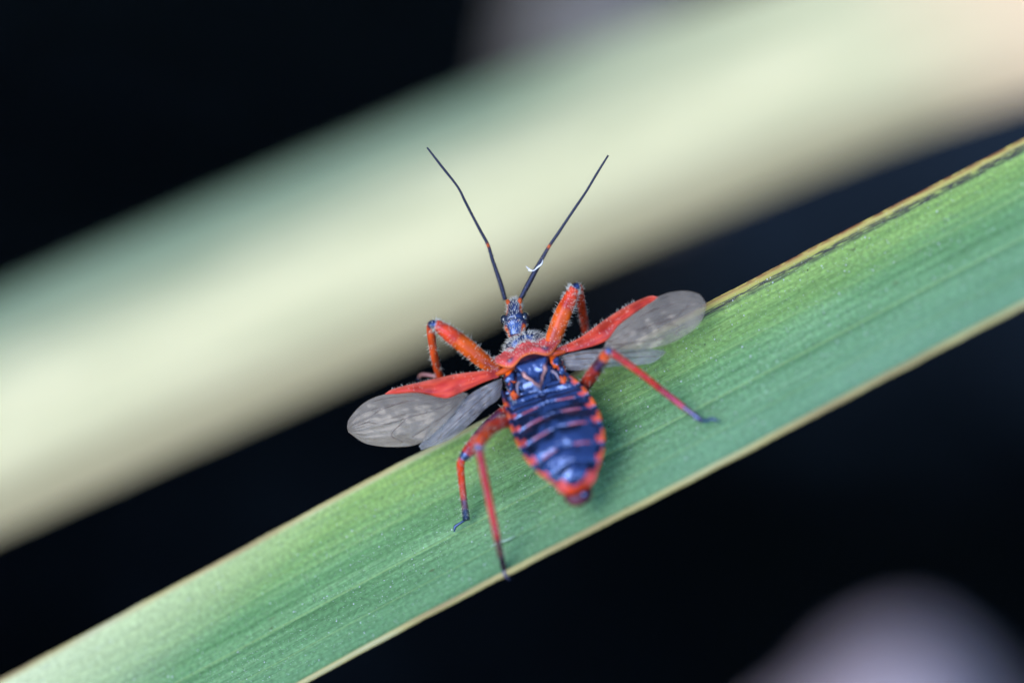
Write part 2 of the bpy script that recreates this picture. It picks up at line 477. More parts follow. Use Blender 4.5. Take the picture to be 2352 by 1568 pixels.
# unseen bushes added to darken reflections in the pond and on the abdomen
def make_added_shrubs():
    rg = random.Random(4)
    root = empty('added_shrub', (0.05, 1.35, 0.04), 'dark evergreen bush added out of view to darken the pond reflection', 'added_shrub', 'bushes added round the pond to darken reflections')
    m, n, l, b = mat_new('evergreen_leaf')
    oi = N(n, 'ShaderNodeTexNoise'); oi.inputs['Scale'].default_value = 14
    tc = N(n, 'ShaderNodeTexCoord'); l.new(tc.outputs['Object'], oi.inputs['Vector'])
    rv = ramp(n, [(0.3, (0.010, 0.022, 0.010)), (0.7, (0.022, 0.045, 0.016))]); l.new(oi.outputs[0], rv.inputs[0])
    l.new(rv.outputs[0], b.inputs['Base Color']); b.inputs['Roughness'].default_value = 0.6; b.inputs['Specular IOR Level'].default_value = 0.2
    v, f = [], []
    while len(f) < 2 * 10000:
        x, y, z = rg.uniform(-1.1, 1.1), rg.uniform(-0.35, 0.35), rg.uniform(0.0, 1.75)
        if (x / 1.1) ** 2 + (y / 0.38) ** 2 + ((z - 0.75) / 1.0) ** 2 > 1 + 0.2 * nz(x * 3, y * 3, z * 3): continue
        zz = z - 0.725 * y       # slanting openings aimed to let sky glow into the pond reflection
        if ((x - 0.22) / 0.25) ** 2 + ((zz - 0.77) / 0.12) ** 2 < 1 or ((x + 0.10) / 0.05) ** 2 + ((zz - 0.93) / 0.05) ** 2 < 1: continue
        c = Vector((x, y, z)); d = Vector((rg.gauss(0, 1), rg.gauss(0, 1), rg.gauss(0.4, .6))).normalized()
        w = d.orthogonal().normalized(); w.rotate(Matrix.Rotation(rg.uniform(0, 6.28), 3, d))
        L, hw = rg.uniform(.05, .085), rg.uniform(.014, .022)
        nn = d.cross(w); k = len(v)
        v += [c, c + d * L * .5 + w * hw + nn * .006, c + d * L, c + d * L * .5 - w * hw + nn * .006]
        f += [(k, k + 1, k + 2), (k, k + 2, k + 3)]
    me = bpy.data.meshes.new('crown'); me.from_pydata(v, [], f); me.materials.append(m)
    o = bpy.data.objects.new('crown', me); C.objects.link(o); o.parent = root
    bark = simple('bark', (0.06, 0.045, 0.035), 0.8, 0.2, scale=40)
    for k in range(5):
        a = k * 1.257; mb = MB()
        P = catmull([(0.05 * math.cos(a), 0.05 * math.sin(a), -0.04, .022), (0.16 * math.cos(a), 0.1 * math.sin(a), .35, .016), (0.4 * math.cos(a), 0.16 * math.sin(a), .8, .010), (0.55 * math.cos(a), 0.2 * math.sin(a), 1.25, .004)], 12)
        vv, ff = [], []
        for p in P:
            for j in range(8):
                t = j * math.pi / 4; vv.append((p[0] + p[3] * math.cos(t), p[1] + p[3] * math.sin(t), p[2]))
        for i in range(11):
            for j in range(8): ff.append((i * 8 + j, i * 8 + (j + 1) % 8, i * 8 + 8 + (j + 1) % 8, i * 8 + 8 + j))
        me = bpy.data.meshes.new('trunk'); me.from_pydata(vv, [], ff); me.materials.append(bark)
        o = bpy.data.objects.new('trunk', me); C.objects.link(o); o.parent = root
    for (x, y, rz, sc_, lab) in ((-1.45, 0.75, 1.2, 1.15, 'dark evergreen bush added out of view beside the root of the pale blade'), (1.40, 0.45, -1.4, 1.1, 'dark evergreen bush added out of view past the tip of the green blade')):  # side copies added out of view to darken low reflections on the abdomen
        r = root.copy(); C.objects.link(r); r.location = (x, y, 0.04); r.rotation_euler = (0, 0, rz); r.scale = (sc_,) * 3; r['label'] = lab
        for ch in list(root.children):
            c = ch.copy(); C.objects.link(c); c.parent = r
make_added_shrubs()

def stone(center, rx, ry, rz, seed, label, mat=None):
    bm = bmesh.new()
    bmesh.ops.create_icosphere(bm, subdivisions=5, radius=1)
    for q in bm.verts:
        p = q.co.copy()
        k = 1 + 0.14 * nz(p.x * 1.3 + seed, p.y * 1.3, p.z * 1.3) + 0.04 * nz(p.x * 5, p.y * 5 + seed, p.z * 5)
        q.co = Vector((p.x * rx, p.y * ry, p.z * rz)) * k
    me = bpy.data.meshes.new('stone'); bm.to_mesh(me); bm.free()
    me.polygons.foreach_set('use_smooth', [True] * len(me.polygons))
    o = bpy.data.objects.new('stone', me); C.objects.link(o)
    me.materials.append(mat or M_STONE); o.location = center
    o['label'] = label; o['category'] = 'stone'
    return o
def on_ray(px, py, w): return W(PX(px, py, w))
c = on_ray(2090, 1500, -150)
stone((c.x - 0.003, c.y - 0.012, -0.030), 0.0215, 0.030, c.z + 0.033, 3.1, 'smooth pale lilac-grey stone standing out of the dark water below the green blade')
c = on_ray(1440, 20, -245)
stone((c.x, c.y, -0.035), 0.0125, 0.020, c.z + 0.045, 9.2, 'dim grey stone in dark water behind the pale blurred blade', simple('dark_stone', (0.24, 0.21, 0.19), 0.8, 0.2, scale=40))

# ------------------------------------------------------------------ leaf blades
def leaf_w(px, py):            # depth of the green blade under a photo pixel
    return -0.35 + 0.70 * ((px - 1240) / PM * 0.616 + (py - 1100) / PM * 0.788)

def blade(name, ctrl, width, thick, dish, mat, label, nacross=40, nlong=260, wprof=None):
    """ctrl: list of (u, v, w, q, cu, cv, cw): centre line, distance mark, direction across (view mm)"""
    P = catmull(ctrl, nlong)
    mb = MB(); surf = []
    rows = []
    for i, p in enumerate(P):
        a = Vector(P[max(i - 1, 0)][:3]); b = Vector(P[min(i + 1, nlong - 1)][:3])
        t = (b - a).normalized()
        c = Vector(p[4:7]); c = (c - t * c.dot(t)).normalized()
        nn = t.cross(c)
        if nn.z < 0: nn = -nn
        wd = width * (wprof(p[3]) if wprof else 1.0)
        top, bot, tp = [], [], []
        for j in range(nacross + 1):
            u = 0.5 - 0.5 * math.cos(math.pi * j / nacross) if False else j / nacross
            x = (u - 0.5) * wd
            e = clamp(min(u, 1 - u) * wd / (thick * 0.9)); e = math.sqrt(max(0.0, 1 - (1 - e) ** 2))
            ridge = 0.028 * math.sin(u * 95) * (1 - abs(2 * u - 1)) + 0.05 * nz(u * 9, p[3] * 0.05, 5)
            rim = thick * 0.55 * math.exp(-((min(u, 1 - u) * wd - 0.17) / 0.11) ** 2)
            zc = dish * ((2 * u - 1) ** 2 - 1) + 0.25 * nz(p[3] * 0.05, u * 2, 8.0) + ridge - 0.10 * math.exp(-((u - 0.56) / 0.02) ** 2)
            x += (0.05 * nz(p[3] * 0.5, u * 3, 1) + 0.03 * nz(p[3] * 3.1, u * 3, 2)) * smooth(0.06, 0.0, min(u, 1 - u))
            q = Vector(p[:3]) + c * x + nn * zc
            top.append((q + nn * (thick * 0.5 * e + rim), (0, 0, 0), 0.5, (u, p[3])))
            bot.append((q - nn * (thick * 0.5 * e), (0, 0, 0), 0.5, (u, p[3])))
            tp.append((q + nn * (thick * 0.5 * e + rim), nn))
        rows.append(top + bot[::-1]); surf.append(tp)
    idx = mb.grid(rows, closed=True)
    mb.cap(idx[0], True); mb.cap(idx[-1])
    o0 = W(P[0][:3])
    o = mb.build(name, mat, origin=o0)
    o['label'] = label; o['category'] = 'leaf'
    return o, surf, P

# green blade: centre line from the two photographed edges
UP = [(0, 1566), (400, 1352), (960, 1040), (1300, 864), (1620, 702), (2000, 510), (2352, 332)]
LO = [(700, 1568), (1160, 1328), (1700, 1040), (2352, 692)]
# 3D plane of the blade: edges as straight lines on that plane
def edge_y(tab, x):
    for (x0, y0), (x1, y1) in zip(tab, tab[1:]):
        if x <= x1 or (x1, y1) == tab[-1]:
            return y0 + (y1 - y0) * (x - x0) / (x1 - x0)
ctrl = []
for xc in (-60, 250, 560, 870, 1180, 1490, 1800, 2110, 2420):
    # find points on both edges along the perpendicular of the blade axis
    yc = (edge_y(UP, xc) + edge_y(LO, xc)) / 2
    off = 388 * 0.883 / 2
    a = (xc - off * 0.470, yc - off * 0.883); b = (xc + off * 0.470, yc + off * 0.883)
    pa, pb = PX(*a, leaf_w(*a)), PX(*b, leaf_w(*b))
    m = (pa + pb) / 2; cd = (pb - pa)
    ctrl.append((*m, (xc - 1240) / PM / 0.883, *cd))
WID = (Vector(ctrl[4][4:7])).length
def back(p):                   # world metres -> view mm
    x, y, z = p[0] / S, p[1] / S, (p[2] - H) / S
    return Vector((x, y * SP + z * CP, -y * CP + z * SP))
def extend(ctrl, left, right):
    c0, c1 = ctrl[0], ctrl[-1]
    L = []; prev = Vector(c0[:3]); q = c0[3]
    for p in left:
        b = back(p); q -= (b - prev).length; prev = b; L.insert(0, (*b, q, *c0[4:7]))
    Rr = []; prev = Vector(c1[:3]); q = c1[3]
    for p in right:
        b = back(p); q += (b - prev).length; prev = b; Rr.append((*b, q, *c1[4:7]))
    return L + ctrl + Rr
w0, w1 = W(ctrl[0][:3]), W(ctrl[-1][:3])
d0 = (w0 - W(ctrl[1][:3])).normalized(); d1 = (w1 - W(ctrl[-2][:3])).normalized()
full = extend(ctrl,
              [w0 + d0 * 0.015, w0 + d0 * 0.035 + Vector((0, 0, -0.006)), w0 + d0 * 0.055 + Vector((0, 0, -0.028)),
               Vector(((w0 + d0 * 0.068).x, (w0 + d0 * 0.068).y, 0.045)), Vector(((w0 + d0 * 0.074).x, (w0 + d0 * 0.074).y, -0.08))],
              [w1 + d1 * 0.015, w1 + d1 * 0.05 + Vector((0, 0, -0.003)), w1 + d1 * 0.10 + Vector((0, 0, -0.014)), w1 + d1 * 0.15 + Vector((0, 0, -0.038))])
QE = full[-1][3]
def taper(q): return 1.0 if q < QE - 125 else max(0.04, (max(0.0, QE - q) / 125.0) ** 0.7)
leaf, LSURF, LP = blade('leaf_blade', full, WID, 0.34, 0.55, M_LEAF,
                        'sharp green blade with cream margins, the insect standing on it', nacross=64, nlong=700, wprof=taper)

# pale blade, out of focus behind
PUP = [(0, 668), (500, 455), (1000, 243), (1200, 158), (1500, 40), (1640, -10), (2352, -230)]
PLO = [(0, 1225), (400, 1045), (800, 868), (1200, 672), (1600, 505), (2000, 345), (2352, 232)]
ctrl = []
for xc in (-200, 150, 500, 850, 1200, 1550, 1900, 2250, 2500):
    ya, yb = edge_y(PUP, xc), edge_y(PLO, xc)
    off = (yb - ya) * 0.92 / 2; yc = (ya + yb) / 2
    a = (xc - off * 0.385, yc - off * 0.923); b = (xc + off * 0.385, yc + off * 0.923)
    wc = -46 - 8 * (xc - 1176) / 1176
    pa, pb = PX(*a, wc - 4.5), PX(*b, wc + 4.5)
    m = (pa + pb) / 2
    ctrl.append((*m, (xc - 1176) / PM / 0.9, *(pb - pa)))
PW = {round(c[3], 3): Vector(c[4:7]).length for c in ctrl}
w0, w1 = W(ctrl[0][:3]), W(ctrl[-1][:3])
d0 = (w0 - W(ctrl[1][:3])).normalized(); d1 = (w1 - W(ctrl[-2][:3])).normalized()
full = extend(ctrl,
              [w0 + d0 * 0.02, w0 + d0 * 0.045 + Vector((0, 0, -0.012)), Vector(((w0 + d0 * 0.062).x, (w0 + d0 * 0.062).y, w0.z * 0.45)), Vector(((w0 + d0 * 0.070).x, (w0 + d0 * 0.070).y, -0.08))],
              [w1 + d1 * 0.02, w1 + d1 * 0.06 + Vector((0, 0, -0.004)), w1 + d1 * 0.12 + Vector((0, 0, -0.03))])
QE2 = full[-1][3]
tabw = sorted((k, v) for k, v in PW.items())
def taper2(q): return interp(q, tabw) / 15.0 * (1.0 if q < QE2 - 100 else max(0.04, (max(0.0, QE2 - q) / 100.0) ** 0.7))
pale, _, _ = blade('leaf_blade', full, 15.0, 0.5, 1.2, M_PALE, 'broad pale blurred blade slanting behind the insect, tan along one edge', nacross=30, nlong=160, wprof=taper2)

# downy hairs and dust on the green blade
mb = MB()
rng = random.Random(5)
nl = len(LSURF)
for k in range(15000):
    i = rng.randrange(nl - 1)
    if not (-36 < LP[i][3] < 36): continue
    j = rng.randrange(2, 62)
    p = LSURF[i][j][0].lerp(LSURF[i + 1][j + 1][0], rng.random())
    nn = LSURF[i][j][1]
    d = nn + Vector((rng.gauss(0, .5), rng.gauss(0, .5), rng.gauss(0, .3)))
    g = rng.uniform(0.35, 0.75)
    mb.hair(p - nn * 0.01, d, rng.uniform(0.05, 0.13), rng.uniform(0.010, 0.018), (g * 0.92, g, g * 0.97))
o = mb.build('downy_hairs', M_HAIR, origin=leaf.location); o.parent = leaf; o.location = (0, 0, 0); o['kind'] = 'stuff'
mb = MB()
for k in range(1100):
    i = rng.randrange(nl - 1)
    if not (-36 < LP[i][3] < 36): continue
    j = rng.randrange(3, 61)
    p = LSURF[i][j][0]; nn = LSURF[i][j][1]; r = rng.uniform(0.018, 0.05)
    dark = rng.random() < 0.12
    mb.blob(p, r, r * rng.uniform(.6, 1.4), r * .7, (0.03, 0.035, 0.03) if dark else (0.62, 0.64, 0.68), 0.5, 6, 4)
o = mb.build('dust', M_HAIR, origin=leaf.location); o.parent = leaf; o.location = (0, 0, 0); o['kind'] = 'stuff'
mb = MB()
sc_pts = [PX(x, y, leaf_w(x, y) + 0.05) for x, y in ((1126, 1255), (1143, 1246), (1163, 1240), (1184, 1230))]
mb.tube([(*p, r) for p, r in zip(sc_pts, (0.02, 0.07, 0.07, 0.02))], (0.40, 0.55, 0.42), 0.5, n=6, seg=12)
o = mb.build('scratch', M_HAIR, origin=leaf.location); o.parent = leaf; o.location = (0, 0, 0)

# ------------------------------------------------------------------ assassin bug
FWD = Vector((-0.265, 0.795, -0.545)); RGT = Vector((0.949, 0.316, 0.0)); UPV = Vector((-0.172, 0.517, 0.838))
ORG = PX(1213, 815, 0)
def B(x, y, z): return ORG + RGT * x + FWD * y + UPV * z     # body mm -> view mm
def loc(px, py, z):                                          # photo pixel at body height z -> body x, y
    u = (px - 1213) / PM + 0.172 * z; v = (815 - py) / PM - 0.517 * z
    det = 0.949 * 0.795 + 0.265 * 0.316
    return ((u * 0.795 + v * 0.265) / det, (0.949 * v - 0.316 * u) / det)

BLACK = (0.004, 0.006, 0.016); RED = (0.56, 0.046, 0.007); ORANGE = (0.62, 0.088, 0.004)
PINK = (0.56, 0.075, 0.062); DKRED = (0.16, 0.018, 0.008)
cp = B(0.2, -4.5, -4.0)
bug = empty('assassin_bug', W(cp), 'red and black assassin bug with wings spread, standing on the green blade', 'insect')
body = MB(); hairs = MB(); HK = 1.55
hr = random.Random(21)

# --- abdomen
ZA = -0.75
EL = [loc(x, y, ZA) for x, y in ((1146, 885), (1158, 929), (1167, 960), (1176, 995), (1191, 1028), (1208, 1059), (1238, 1089), (1275, 1112))]
ER = [loc(x, y, ZA) for x, y in ((1290, 850), (1335, 885), (1359, 914), (1377, 947), (1387, 986), (1389, 1020), (1382, 1052), (1368, 1083), (1349, 1108))]
TIPX, TIPY = loc(1322, 1124, ZA)
tl = sorted([(y, x) for x, y in EL] + [(TIPY, TIPX)]); tr_ = sorted([(y, x) for x, y in ER] + [(TIPY, TIPX)])
Y0 = -1.25
def smtab(tab, y):
    return sum(interp(clamp(y + d, TIPY, 0), tab) for d in (-.3, -.15, 0, .15, .3)) / 5
SEGB = [0.125, 0.235, 0.356, 0.50, 0.668, 0.80, 0.91]        # tergite boundaries
NS, ND, NV = 190, 96, 28
rows = []
for i in range(NS + 1):
    s = i / NS
    s = s if s < 0.86 else 0.86 + 0.14 * math.sin((s - 0.86) / 0.14 * math.pi / 2)
    y = lerp(Y0, TIPY, s)
    if s > 0.9:
        k = math.sqrt(max(0.0004, 1 - ((s - 0.9) / 0.1) ** 2))
        y9 = lerp(Y0, TIPY, 0.9)
        xl9, xr9 = smtab(tl, y9), smtab(tr_, y9)
        mid = lerp((xl9 + xr9) / 2, TIPX, (s - 0.9) / 0.1); xl, xr = mid - (xr9 - xl9) / 2 * k, mid + (xr9 - xl9) / 2 * k
    else:
        xl, xr = smtab(tl, y), smtab(tr_, y)
    zc = sinterp(s, [(0, -0.75), (0.25, -0.72), (0.55, -0.62), (0.8, -0.78), (1, -1.05)])
    # segment this row belongs to
    row = []
    for j in range(ND + 1):
        t = -1 + 2 * j / ND
        x = lerp(xl, xr, (t + 1) / 2)
        at = abs(t)
        sb = s - 0.028 * (1 - (1 - at) ** 2) + 0.02 * (1 - at * at) - 0.004    # boundaries bow backwards in the middle
        lo, hi = 0.0, SEGB[0]
        for k in range(len(SEGB)):
            if sb >= SEGB[k]: lo = SEGB[k]; hi = SEGB[k + 1] if k + 1 < len(SEGB) else 1.03
        fr = (sb - lo) / (hi - lo)
        dist = min(sb - lo, hi - sb) if lo > 0 else hi - sb
        groove = math.exp(-(dist / 0.006) ** 2)
        con = smooth(0.855, 0.89, at)
        z = zc + 0.66 * (1 - at ** 2.4) * smooth(0.05, 0.6, s) + 0.22 * smooth(0.80, 1.0, at) - 0.08 * math.exp(-((at - 0.865) / 0.025) ** 2)
        z += (0.070 * clamp(fr) ** 1.5 - 0.035) * (1 - 0.4 * con) - 0.02 * groove
        z += (0.035 + 0.05 * smooth(0.3, 0.7, s)) * math.sin(clamp(fr) * math.pi) * (1 - con) + 0.045 * con * math.sin(fr * math.pi)
        z += 0.075 * nz(x * 1.1, y * 1.5, 1) * (1 - con) + 0.022 * nz(x * 2.6, y * 4.0, 6) * (1 - con) + 0.004 * nz(x * 5, y * 6, 2)
        if s < 0.26: z += 0.022 * math.sin(s * 130) * (1 - con)               # wrinkled first rings
        # dimples on the last tergites
        for (dx, ds, am) in ((0.30, 0.70, .09), (-0.30, 0.82, .10), (0.28, 0.83, .10), (0.02, 0.66, .07), (0.05, 0.93, .12)):
            z -= am * math.exp(-((t - dx) / 0.12) ** 2 - ((s - ds) / 0.022) ** 2)
        col = BLACK; g = 0.19
        # connexivum: black front, red-orange rear of every segment
        if con > 0:
            ph = 0.10 * nz(int(lo * 97) * 1.7, 2.0 + t, 3)
            outer = smooth(0.925, 0.95, at) * smooth(0.30, 0.42, fr + ph) * smooth(1.0, 0.92, fr) * (0.55 if t < 0 and s < 0.3 else 1.0)
            inner = smooth(0.58, 0.68, fr + ph) * smooth(1.0, 0.93, fr)
            redf = max(outer, inner)
            if s > 0.80: redf = max(redf, smooth(0.825, 0.85, s))
            if s < 0.12: redf *= 0.6
            rc = mix3(PINK, ORANGE, smooth(0.90, 0.96, at))
            if s > 0.86: rc = mix3(PINK, RED, 0.3)
            col = mix3(col, mix3((0.006, 0.007, 0.016), rc, redf), con); g = lerp(g, 0.27, con)
        else:
            # pink spot that reaches inward from the connexivum
            spot = smooth(0.755, 0.80, at - 0.16 * abs(fr - 0.80)) * smooth(0.60, 0.68, fr) * smooth(1.0, 0.94, fr)
            if s > 0.2: col = mix3(col, PINK, spot)
            # thin pink line along the hind margin of each tergite
            ln = math.exp(-((sb - hi) / 0.0065) ** 2) + math.exp(-((sb - lo) / 0.0065) ** 2 if lo > 0.2 else -30)
            ln *= smooth(0.16, 0.30, at) * smooth(0.70, 0.60, at)
            if 0.20 < s < 0.72: col = mix3(col, (0.34, 0.060, 0.045), clamp(ln * 0.95))
            if s > 0.88: col = mix3(col, PINK, smooth(0.50, 0.62, at + (s - 0.9) * 3.2) * smooth(0.88, 0.9, s))
        if s > 0.965: col = mix3(col, RED, smooth(0.965, 0.985, s) * smooth(0.0, 0.15, at))
        row.append((B(x, y, z), col, g))
    zm = zc + 0.22
    dep = 1.45 * sinterp(s, [(0, 0.8), (0.4, 1.0), (0.8, 0.75), (1, 0.22)])
    for j in range(1, NV):
        t = 1 - 2 * j / NV
        x = lerp(xl, xr, (t * 0.985 + 1) / 2)
        z = zm - 0.05 - dep * math.sqrt(max(0, 1 - t * t))
        v_ = abs(t)
        fr = (s * 7.2) % 1
        col = mix3((0.20, 0.02, 0.010), BLACK, smooth(0.45, 0.55, fr) * (1 if v_ > 0.6 else 0.6))
        row.append((B(x, y, z), col, 0.28))
    rows.append(row)
idx = body.grid(rows, closed=True)
body.cap(idx[0], True); body.cap(idx[-1])
# genital capsule under the tip
gx, gy = loc(1327, 1126, -1.35)
body.blob(B(gx - 0.05, gy - 0.02, -1.42), 0.80, 0.72, 0.40, (0.085, 0.012, 0.006), 0.5, 20, 12, RGT, FWD, UPV)
body.blob(B(gx + 0.26, gy - 0.30, -1.18), 0.24, 0.22, 0.20, BLACK, 0.25, 14, 8, RGT, FWD, UPV)

# --- thorax below the wings
rows = []
for i in range(41):
    s = i / 40
    y = lerp(1.2, -2.3, s)
    hw = sinterp(s, [(0, 1.0), (0.25, 1.55), (0.55, 1.62), (0.8, 1.42), (1, 1.15)])
    zt = sinterp(s, [(0, -0.7), (0.3, -0.42), (0.6, -0.5), (1, -0.72)])
    row = []
    for j in range(44):
        a = 2 * math.pi * j / 44
        cx, sz = math.cos(a), math.sin(a)
        x = hw * cx; z = zt - 0.75 + (0.75 if sz > 0 else 1.15) * sz
        nzv = nz(x * 2.3, y * 2.3, z * 2)
        side = smooth(0.72, 0.9, abs(cx)) if sz > -0.4 else 0.4
        z += 0.08 * nz(x * 3.5, y * 3.5, 4)
        row.append((B(x, y, z), mix3(BLACK, ORANGE, side * smooth(-0.15, 0.15, nzv)), 0.27))
    rows.append(row)
idx = body.grid(rows, closed=True, flip=True); body.cap(idx[0]); body.cap(idx[-1], True)
def lump(c, r3, col, seed):
    rows = []
    for i in range(13):
        th = clamp(math.pi * i / 12, 0.03, math.pi - 0.03)
        row = []
        for j in range(18):
            a = 2 * math.pi * j / 18
            d = Vector((math.sin(th) * math.cos(a), math.sin(th) * math.sin(a), math.cos(th)))
            k = 1 + 0.35 * nz(d.x * 1.6 + seed, d.y * 1.6, d.z * 1.6)
            row.append((B(c[0] + d.x * r3[0] * k, c[1] + d.y * r3[1] * k, c[2] + d.z * r3[2] * k), mix3(BLACK, col, smooth(-0.10, 0.14, nz(d.x * 0.9 + seed, d.y * 0.9, d.z * 0.9 + 3))), 0.27))
        rows.append(row)
    idx = body.grid(rows, closed=True, flip=True); body.cap(idx[0]); body.cap(idx[-1], True)
for sx in (-1, 1):      # wing roots and mottled side lobes
    body.tube([(*B(sx * 0.9, 0.05, -0.55), 0.36), (*B(sx * 1.5, -0.18, -0.46), 0.24), (*B(sx * 2.0, -0.30, -0.38), 0.12)], lambda t, a: mix3(mix3(ORANGE, DKRED, 0.5), ORANGE, t), 0.3, n=12, seg=12, flat=0.8)
    lump((sx * 1.30, -0.62, -0.60), (0.36, 0.42, 0.24), ORANGE, 1.3 + sx)
    lump((sx * 1.45, -1.15, -0.72), (0.26, 0.36, 0.22), mix3(ORANGE, DKRED, .3), 4.1 + sx)
    lump((sx * 1.38, -1.75, -0.72), (0.22, 0.34, 0.20), ORANGE, 7.7 + sx)
    body.tube([(*B(sx * 0.95, -1.2, -0.42), 0.08), (*B(sx * 1.12, -1.5, -0.40), 0.07), (*B(sx * 1.2, -1.95, -0.52), 0.03)], (0.22, 0.16, 0.18), 0.3, n=8, seg=12)
    for k in range(60):
        hairs.hair(B(sx * hr.uniform(1.35, 1.65), hr.uniform(-2.3, -0.3), -0.7), RGT * sx + UPV * hr.uniform(0, .8) + FWD * hr.gauss(0, .4), hr.uniform(.1, .24), 0.009)

# --- pronotum
NP, NT = 90, 80
def yh(t):
    a = abs(t)
    return interp(a, [(0, 0.10), (0.22, 0.02), (0.40, -0.26), (0.55, -0.38), (0.70, -0.24), (0.85, 0.10), (1.0, 0.40)])
rows = []
for i in range(NP + 6):
    s = min(i / NP, 1.0); over = max(0, i - NP) / 5
    hw = sinterp(s, [(0, 0.60), (0.10, 0.72), (0.30, 1.02), (0.46, 1.16), (0.55, 1.22), (0.74, 1.78), (0.86, 1.96), (1, 1.95)])
    zt = sinterp(s, [(0, -0.62), (0.12, -0.42), (0.26, -0.24), (0.34, -0.34), (0.40, -0.38), (0.60, -0.06), (0.84, 0.06), (1, -0.02)])
    drop = sinterp(s, [(0, 0.30), (0.3, 0.55), (0.55, 0.45), (0.8, 0.42), (1, 0.26)])
    row = []
    for j in range(NT + 1):
        t = -1 + 2 * j / NT; a = abs(t)
        ysm = sum(yh(clamp(t + d, -1, 1)) for d in (-.08, -.04, 0, .04, .08)) / 5
        y = lerp(1.98, ysm, s)
        x = t * hw
        z = zt - drop * (0.55 * a * a + 0.45 * a ** 6)
        if s < 0.5: z -= 0.12 * math.exp(-(t / 0.09) ** 2) * smooth(0.05, 0.2, s)
        z += 0.035 * nz(x * 3.2, y * 3.2, 7) * smooth(1, 0.9, s) + 0.012 * nz(x * 11, y * 11, 7)
        z += 0.05 * math.exp(-((a - 0.5) / 0.13) ** 2 - ((s - 0.84) / 0.07) ** 2)
        if over: z -= 0.16 * over; y -= 0.04 * math.sin(over * math.pi); 
        lobe = smooth(0.36, 0.43, s + 0.03 * nz(x * 4, y * 2))
        col = mix3((0.011, 0.014, 0.032), PINK, lobe); g = lerp(0.33, 0.42, lobe)
        sp = math.exp(-(((a - 0.52) / 0.12) ** 2 + ((s - 0.835) / 0.075) ** 2) ** 2)
        col = mix3(col, (0.075, 0.035, 0.06), 0.9 * sp)
        col = mix3(col, (0.55, 0.11, 0.03), smooth(0.935, 0.97, s))
        if over > 0.3: col = (0.12, 0.02, 0.01)
        row.append((B(x, y, z), col, g))
    for j in range(1, 20):
        t = 1 - 2 * j / 20
        x = t * hw * 0.97; zm = zt - drop
        ysm = yh(t); y = lerp(1.98, max(ysm, 0.2), s)
        z = zm - 0.1 - (0.95 * smooth(0, 0.3, s) + 0.35) * math.sqrt(max(0, 1 - t * t))
        row.append((B(x, y, z), mix3(BLACK, ORANGE, 0.35 if abs(t) > .7 else 0.0), 0.35))
    rows.append(row)
    if i <= NP:
        for k in range(9):      # white down, densest on the front lobe
            if hr.random() < (0.9 if s < 0.6 else 0.30):
                j = hr.randrange(NT)
                p = Vector(rows[-1][j][0])
                t = -1 + 2 * j / NT
                nn = (UPV * (1 - 0.75 * abs(t)) + RGT * (t * 0.9) + FWD * 0.25 + Vector((hr.gauss(0, .25), hr.gauss(0, .25), hr.gauss(0, .25))))
                hairs.hair(p - UPV * 0.01, nn, hr.uniform(.12, .30) * (1 if s < .6 else .55), 0.010)
idx = body.grid(rows, closed=True, flip=True)
body.cap(idx[0]); body.cap(idx[-1], True)
for sx in (-1, 1):        # fringe along the pronotum sides
    for k in range(70):
        s = hr.random() * 0.92
        hw = sinterp(s, [(0, 0.60), (0.10, 0.72), (0.30, 1.02), (0.46, 1.16), (0.55, 1.22), (0.74, 1.78), (0.86, 1.96), (1, 1.95)])
        zt = sinterp(s, [(0, -0.95), (0.3, -0.7), (0.55, -0.85), (0.8, -0.5), (1, -0.4)])
        hairs.hair(B(sx * hw * .97, lerp(1.98, .42, s), zt + hr.uniform(-.2, .2)), RGT * sx + FWD * hr.uniform(-.2, .6) + UPV * hr.uniform(-.2, .6), hr.uniform(.15, .34), 0.010)

# --- scutellum with pale raised V
rows = []
for i in range(49):
    s = i / 48
    y = lerp(0.22, -2.12, s)
    hw = sinterp(s, [(0, 1.02), (0.2, 1.0), (0.5, 0.72), (0.8, 0.33), (0.95, 0.10), (1, 0.03)])
    row = []
    for j in range(41):
        t = -1 + 2 * j / 40; a = abs(t)
        rim = smooth(0.60, 0.80, a + 0.30 * smooth(0.72, 0.96, s)) * smooth(0.38, 0.55, s)
        z = sinterp(s, [(0, -0.40), (0.3, -0.16), (0.55, -0.22), (0.8, -0.12), (1, 0.02)]) - 0.14 * (1 - a * a) * smooth(0.3, 0.6, s) * (1 - smooth(.85, 1, s))
        z += 0.10 * rim - 0.22 * smooth(0.86, 1.0, a) + 0.03 * nz(t * 3, y * 4, 2)
        xx = 0.06 + t * hw
        col = mix3((0.009, 0.014, 0.045), (0.50, 0.25, 0.23), rim * smooth(1.02, 0.93, a * (1 - .3 * s)))
        row.append((B(xx, y, z), col, lerp(0.22, 0.35, rim)))
    for j in range(1, 6):
        t = 1 - 2 * j / 6
        row.append((B(0.06 + t * hw * 0.9, y, -0.62), BLACK, 0.3))
    rows.append(row)
idx = body.grid(rows, closed=True, flip=True); body.cap(idx[0]); body.cap(idx[-1], True)

